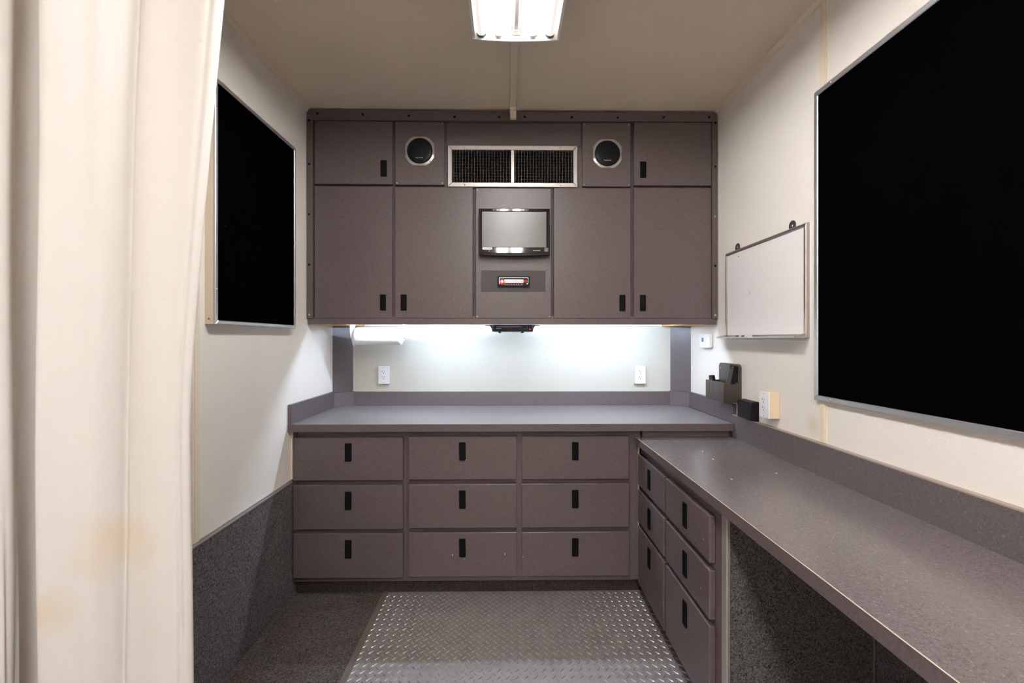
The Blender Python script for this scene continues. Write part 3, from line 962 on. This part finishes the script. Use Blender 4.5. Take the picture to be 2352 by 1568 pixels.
# ------------------------------------------------------------------ thermostat
th = thing('thermostat', (XR, 2.512, 1.321), 'white thermostat with small display on the right wall under the cabinet', 'thermostat', -PI / 2)
build('base', bx(-0.056, 0.056, -0.010, -0.0005, -0.038, 0.038, 0.002), WHITE, th, local=True)
t = bmesh.new()
n = 12
rows_ = []
for y, s in ((-0.010, 1.0), (-0.022, 1.0), (-0.0265, 0.95)):
    ring = []
    for x, z in rr_pts(0.122 * s, 0.081 * s, 0.012 * s, 4):
        z += 0.0025 * (1 - (x / 0.061) ** 2) * (1 if z > 0 else -1)
        ring.append(t.verts.new((x, y, z)))
    rows_.append(ring)
for a, b in zip(rows_, rows_[1:]):
    for i in range(len(a)): t.faces.new((a[i], a[(i + 1) % len(a)], b[(i + 1) % len(a)], b[i]))
t.faces.new(rows_[-1]); t.faces.new(rows_[0][::-1])
bmesh.ops.recalc_face_normals(t, faces=t.faces[:])
build('cover', t, WHITE, th, local=True)
build('display', bx(-0.030, -0.006, -0.0270, -0.0262, -0.006, 0.018), LCD_GREEN, th, local=True)
for z, s in ((0.008, 1), (-0.006, -1)):
    build('key', prism_xz([(0.012, z - 0.003 * s), (0.020, z - 0.003 * s), (0.016, z + 0.003 * s)][::s], -0.0275, -0.0262), plain('pale_key', (0.6, 0.6, 0.6), 0.5), th, local=True)
build('maker_badge', bx(-0.030, -0.012, -0.0269, -0.0262, 0.024, 0.0265), plain('pale_badge', (0.62, 0.63, 0.66), 0.5), th, local=True)

# ------------------------------------------------------------------ remote caddy and remotes
cd = thing('remote_caddy', (XR, 2.2525, 1.005), 'dark veneer wall caddy holding two remotes on the right wall', 'caddy', -PI / 2)
build('back_plate', prism_xz(rr_pts(0.197, 0.198, 0.001, 4, 0.022), -0.018, -0.0005, 0, 0.099), VENEER, cd, local=True)
build('front', bx(-0.0965, 0.0975, -0.092, -0.083, 0.003, 0.104), VENEER, cd, local=True)
for x in (-0.0965, 0.0885):
    build('side', bx(x, x + 0.009, -0.083, -0.0182, 0.003, 0.104), VENEER, cd, local=True)
build('bottom', bx(-0.0875, 0.0885, -0.083, -0.0182, 0.003, 0.010), VENEER, cd, local=True)
for x in (-0.078, ):
    screw(cd, x, -0.018, 0.170, STEEL, 0.004, 0.002)


def remote(loc, rz, tilt, lean, w, h, d, label, keys, redpos):
    r = thing('remote_control', loc, label, 'remote', rz, 'remotes in the caddy')
    r.rotation_euler = (math.radians(lean), math.radians(tilt), rz)
    bpy.context.view_layer.update()
    W[r] = Matrix.Translation(loc) @ r.rotation_euler.to_matrix().to_4x4()
    build('shell', prism_xz(rr_pts(w, h, 0.006), -d, 0, 0, h / 2, bev=0.003), BLACK_SATIN, r, local=True)
    nx, nz, z0, z1 = keys
    for i in range(nx):
        for j in range(nz):
            x = -w * 0.32 + w * 0.64 * i / max(1, nx - 1); z = z0 + (z1 - z0) * j / max(1, nz - 1)
            build('key', bx(x - 0.0030, x + 0.0030, -d - 0.0012, -d + 0.0002, z - 0.0014, z + 0.0014), KEY_PALE, r, local=True)
    build('power_key', cyl((redpos[0], -d - 0.0005, redpos[1]), 'Y', 0.004, 0.002, 12), RED_KEY, r, local=True)
    return r


remote((XR - 0.045, 2.192, 1.016), -PI / 2, 9, -7, 0.046, 0.185, 0.022, 'tall black remote leaning at the near end of the caddy', (3, 11, 0.085, 0.163), (0.012, 0.174))
remote((XR - 0.060, 2.300, 1.016), -PI / 2, -4, 6, 0.044, 0.122, 0.014, 'short black remote at the far end of the caddy', (3, 3, 0.082, 0.100), (-0.010, 0.111))

# ------------------------------------------------------------------ small black wall box standing on the desk upstand
bb = thing('wall_box', (XR, 2.062, 0.943), 'small black plastic wall box on the desk upstand below the caddy', 'box', -PI / 2)
build('base', bx(-0.060, 0.060, -0.018, -0.0005, 0.0, 0.092, 0.003, 2), BLACK_SATIN, bb, local=True)
t = bmesh.new()
n = 8
rg = []
for y, s in ((-0.018, 1.0), (-0.036, 0.97), (-0.042, 0.90)):
    rg.append([t.verts.new((x, y - 0.004 * (1 - (x / 0.06) ** 2) * (1 if s < 0.95 else 0), 0.046 + z)) for x, z in rr_pts(0.118 * s, 0.090 * s, 0.006, 4)])
for a, b in zip(rg, rg[1:]):
    for i in range(len(a)): t.faces.new((a[i], a[(i + 1) % len(a)], b[(i + 1) % len(a)], b[i]))
t.faces.new(rg[-1]); t.faces.new(rg[0][::-1])
bmesh.ops.recalc_face_normals(t, faces=t.faces[:])
build('cover', t, BLACK_SATIN, bb, local=True)

# ------------------------------------------------------------------ whiteboard with tray and marker
wb = thing('whiteboard', (XR, 1.978, 1.335), 'small white dry erase board with metal frame on the right wall', 'whiteboard', -PI / 2)
hw = 0.311
build('panel', bx(-hw + 0.012, hw - 0.012, -0.0105, -0.0005, 0.012, 0.442), BOARD_WHITE, wb, local=True)
frame_rails(wb, -hw, hw, 0.0, 0.454, 0.016, -0.016, -0.0005, WB_RAIL, prof=0.004)
for x in (-0.212, 0.211):
    t = lathe_y([(0.021, -0.003), (0.0055, -0.003), (0.0055, -0.0005), (0.021, -0.0005), (0.021, -0.003)], x, 0.467, 20)
    build('hanging_loop', t, GREY_PLATE, wb, local=True)
t = bx(-hw + 0.002, hw - 0.002, -0.060, -0.016, 0.000, 0.0022)
bx(-hw + 0.002, hw - 0.002, -0.0625, -0.060, 0.000, 0.0075, 0.0008, bm=t)
build('tray', t, ALU_DULL, wb, local=True)
for s in (-1, 1):
    pts = [(-0.0165, 0.0), (-0.062, 0.0), (-0.0625, 0.0075), (-0.040, 0.012), (-0.0165, 0.0185)]
    x0, x1 = sorted((s * hw, s * (hw - 0.014)))
    build('tray_cap', prism_yz(pts, x0, x1), ALU_DULL, wb, local=True)
build('ink_mark', bx(-0.0885, -0.0868, -0.0108, -0.0104, 0.215, 0.2285), PRINT_DK, wb, local=True)
build('ink_mark', bx(-0.190, -0.184, -0.0108, -0.0104, 0.414, 0.418), PRINT_DK, wb, local=True)
mk = thing('marker_pen', (1.149, 2.062, 1.3375), 'white and brown marker pen lying on the whiteboard tray', 'marker', -PI / 2)
build('barrel', cyl((-0.012, 0, 0.0058), 'X', 0.0056, 0.056, 14), WHITE, mk, local=True, smooth=False)
build('cap', cyl((0.040, 0, 0.0058), 'X', 0.0058, 0.048, 14, bev=0.0015), WHITE, mk, local=True)
build('print_band', cyl((-0.004, 0, 0.0058), 'X', 0.00575, 0.026, 14), MARKER_BROWN, mk, local=True)
build('end_plug', cyl((-0.054, 0, 0.0058), 'X', 0.0057, 0.028, 14), MARKER_BROWN, mk, local=True)

# ------------------------------------------------------------------ black boards
lb = thing('felt_board', (XL, 1.895, 1.386), 'smaller black felt board in metal frame on the left wall', 'board', PI / 2)
hw = 0.301
build('backing', bx(-hw, hw, -0.030, -0.0005, 0.000, 0.915), CREAM, lb, local=True)
build('felt', bx(-hw + 0.012, hw - 0.012, -0.036, -0.0302, 0.012, 0.903), FELT, lb, local=True)
frame_rails(lb, -hw, hw, 0.0, 0.915, 0.016, -0.040, -0.0301, ALU)
for x, z in ((-hw + 0.008, 0.13), (-hw + 0.008, 0.80), (hw - 0.008, 0.09), (hw - 0.008, 0.80)):
    screw(lb, x, -0.040, z, STEEL, 0.0035, 0.002)
q = lathe_y([(0.004, 0), (0.003, -0.002), (0.00001, -0.002)], 0, 0, 10)
q.transform(Matrix.Translation((-hw, -0.015, 0.02)) @ Matrix.Rotation(-PI / 2, 4, 'Z'))
build('screw', q, plain('brown_screw', (0.2, 0.14, 0.09), 0.5), lb, local=True)
rb = thing('felt_board', (XR, 0.705, 1.100), 'large black felt board in metal frame on the right wall', 'board', -PI / 2)
hw = 0.915
build('felt', bx(-hw + 0.014, hw - 0.014, -0.014, -0.0005, 0.014, 1.154), FELT, rb, local=True)
frame_rails(rb, -hw, hw, 0.0, 1.168, 0.020, -0.019, -0.0005, ALU)
for x in (-0.83, -0.1, 0.7):
    for z in (0.010, 1.158):
        screw(rb, x, -0.019, z, STEEL, 0.005, 0.003)

# ------------------------------------------------------------------ cable channel on the ceiling
cc = thing('cable_channel', (0.034, 2.05, ZC), 'cream cable channel on the ceiling between light and wall cabinet', 'cable channel')
build('cover', bx(0.0165, 0.0505, 1.70, 2.375, ZC - 0.016, ZC - 0.0005, 0.002), CREAM, cc)
build('coupler', bx(0.0145, 0.0525, 1.715, 1.79, ZC - 0.0185, ZC - 0.0005, 0.002), CREAM, cc)
t = bx(0.0165, 0.0545, 2.345, 2.3925, ZC - 0.024, ZC - 0.0005, 0.003)
bx(0.0185, 0.0525, 2.368, 2.3925, ZC - 0.064, ZC - 0.020, 0.002, bm=t)
build('elbow', t, CREAM, cc)

# ------------------------------------------------------------------ ceiling light fixtures
TUBE = glow('warm_white_tube', TUBE_COL, TUBE_L)
_nt = TUBE.node_tree                                  # a fluorescent lamp is dimmer at its cathode ends
_tc = _nt.nodes.new('ShaderNodeTexCoord'); _sx = _nt.nodes.new('ShaderNodeSeparateXYZ')
_ab = _nt.nodes.new('ShaderNodeMath'); _ab.operation = 'ABSOLUTE'
_mr = _nt.nodes.new('ShaderNodeMapRange')
_mr.inputs[1].default_value = 0.44; _mr.inputs[2].default_value = 0.575
_mr.inputs[3].default_value = TUBE_L; _mr.inputs[4].default_value = 2.0
_nt.links.new(_tc.outputs['Object'], _sx.inputs[0]); _nt.links.new(_sx.outputs['Y'], _ab.inputs[0])
_nt.links.new(_ab.outputs[0], _mr.inputs[0]); _nt.links.new(_mr.outputs[0], _nt.nodes['Principled BSDF'].inputs['Emission Strength'])
TUBE_OFF = glow('dim_tube_glass', (1.0, 0.96, 0.94), 0.7, (0.84, 0.82, 0.80))
TUBE_CAP = plain('tube_cap_green', (0.03, 0.07, 0.05), 0.4)


def fixture(yc, L, label, lit):
    r = thing('ceiling_light', (0.037, yc, ZC), label, 'ceiling light', 0, 'four tube ceiling lights')
    h = L / 2
    hw = 0.166
    build('pan', bx(-hw, hw, -h, h, -0.012, -0.0005), WHITE_METAL, r, local=True)
    # ballast cover: V-shaped spine down the middle
    pts = [(-0.058, -0.012), (-0.022, -0.078), (0.022, -0.078), (0.058, -0.012)]
    build('ballast_cover', prism_xz(pts, -h + 0.012, h - 0.012), WHITE_METAL, r, local=True)
    build('clip_bar', bx(-0.0065, 0.0065, -h + 0.03, h - 0.035, -0.0835, -0.0782), ALU_DULL, r, local=True)
    for s in (-1, 1):
        y0, y1 = sorted((s * (h - 0.034), s * (h - 0.012)))
        t = prism_xy([(-0.007, y0 if s > 0 else y1), (0.007, y0 if s > 0 else y1), (0.020, y1 if s > 0 else y0), (-0.020, y1 if s > 0 else y0)], -0.087, -0.078)
        build('clip_end', t, ALU_DULL, r, local=True)
    for s in (-1, 1):
        a, b = sorted((s * hw, s * (hw - 0.004)))
        t = bx(a, b, -h, h, -0.092, -0.012)
        a, b = sorted((s * (hw + 0.006), s * (hw - 0.004)))
        bx(a, b, -h, h, -0.096, -0.092, bm=t)
        build('side_rail', t, WHITE_METAL, r, local=True)
        # end plate with a shallow curved lower edge
        n = 12
        low = [(-hw - 0.006 + (2 * hw + 0.012) * i / n, -0.100 - 0.008 * (1 - (2 * i / n - 1) ** 2)) for i in range(n + 1)]
        pts = low + [(hw + 0.006, -0.012), (-hw - 0.006, -0.012)]
        y0, y1 = sorted((s * h, s * (h - 0.006)))
        build('end_plate', prism_xz(pts, y0, y1), WHITE_METAL, r, local=True)
    for x in (-0.136, -0.068, 0.064, 0.132):
        tb = build('tube', cyl((x, 0, -0.082), 'Y', 0.0185, L - 0.05, 18), TUBE if abs(x) < lit else TUBE_OFF, r, local=True)
        for s in (-1, 1):
            build('tube_cap', cyl((x, s * (h - 0.019), -0.082), 'Y', 0.0187, 0.011, 18), ALU_DULL if x in (-0.068, 0.064) else TUBE_CAP, tb, local=True)
            build('lamp_holder', bx(x - 0.009, x + 0.009, s * (h - 0.0095) - 0.0035, s * (h - 0.0095) + 0.0035, -0.098, -0.014), WHITE, tb, local=True)
    return r


fixture(1.09, 1.22, 'four tube fluorescent ceiling light in view above the room', 0.1)
fixture(-0.75, 1.22, 'four tube fluorescent ceiling light just behind the viewpoint', 0.2)
fixture(-2.65, 1.22, 'four tube fluorescent ceiling light farthest behind the viewpoint', 0.2)

# ------------------------------------------------------------------ curtain
ct = thing('curtain', (-0.85, 0.84, 0.10), 'cream cotton curtain hanging in folds at the left foreground', 'curtain')
PL = [(-0.592, 0.874), (-0.585, 0.862), (-0.592, 0.852), (-0.604, 0.853), (-0.612, 0.848), (-0.645, 0.845), (-0.690, 0.846), (-0.722, 0.851), (-0.740, 0.866), (-0.750, 0.852), (-0.772, 0.828), (-0.798, 0.818), (-0.825, 0.802), (-0.848, 0.792), (-0.861, 0.798),
      (-0.868, 0.822), (-0.885, 0.870), (-0.930, 0.898), (-0.978, 0.900), (-1.000, 0.888), (-0.980, 0.862), (-0.950, 0.838), (-0.945, 0.824), (-0.960, 0.815), (-0.982, 0.822), (-1.000, 0.855), (-1.018, 0.868), (-1.036, 0.850), (-1.050, 0.826), (-1.070, 0.822), (-1.092, 0.84)]


def catmull(P, n):
    out = []
    for i in range(len(P) - 1):
        p0, p1, p2, p3 = P[max(i - 1, 0)], P[i], P[i + 1], P[min(i + 2, len(P) - 1)]
        for k_ in range(n):
            t_ = k_ / n
            out.append(tuple(0.5 * (2 * p1[j] + (p2[j] - p0[j]) * t_ + (2 * p0[j] - 5 * p1[j] + 4 * p2[j] - p3[j]) * t_ ** 2 + (3 * p1[j] - p0[j] - 3 * p2[j] + p3[j]) * t_ ** 3) for j in (0, 1)))
    out.append(P[-1])
    return out


path = catmull(PL, 5)
t = bmesh.new()
NZ = 60
zs = [0.10 + (2.56 - 0.10) * i / NZ for i in range(NZ + 1)]
grid = []
for z in zs:
    # the free edge swings out towards the top
    up = max(0.0, (z - 1.15) / 0.85)
    sh = -0.045 + 0.066 * min(up, 1.6) ** 1.25
    lowf = max(0.0, 1.15 - z)
    row = []
    for (x, y) in path:
        wgt = max(0.0, min(1.0, (x + 0.865) / 0.275))
        xx = x + sh * wgt
        if -0.99 < x < -0.95: xx += 0.020 * lowf
        yy = y + 0.004 * math.sin(9 * x * 6 + 3 * z) * wgt + 0.003 * math.sin(23 * x + 5 * z)
        row.append(t.verts.new((xx, yy, z)))
    grid.append(row)
for a, b in zip(grid, grid[1:]):
    for i in range(len(a) - 1): t.faces.new((a[i], b[i], b[i + 1], a[i + 1]))
bmesh.ops.recalc_face_normals(t, faces=t.faces[:])
cl = build('fabric', t, CURTAIN, ct, smooth=True)
# keep the stains in place: the stain positions are written in room coordinates
for nd in CURTAIN.node_tree.nodes:
    if nd.type == 'VECT_MATH': nd.inputs[1].default_value = Vector(nd.inputs[1].default_value) - W[cl].translation
so = cl.modifiers.new('thickness', 'SOLIDIFY'); so.thickness = 0.0012
tr = build('curtain_track', bx(XL + 0.002, XR - 0.002, 0.83, 0.86, ZC - 0.028, ZC - 0.0005, 0.002), WHITE_METAL)
tag(tr, 'white curtain track across the ceiling above the curtain', 'curtain track')
hk = None
for i in range(9):
    x = -1.08 + 0.0575 * i
    q = bx(x - 0.004, x + 0.004, 0.841, 0.849, 2.55, ZC - 0.0285)
    if hk is None: hk = build('hook', q, WHITE, ct)
    else:
        q.free(); copy_to(hk, ct, (hk.location.x + 0.0575 * i, hk.location.y, hk.location.z))
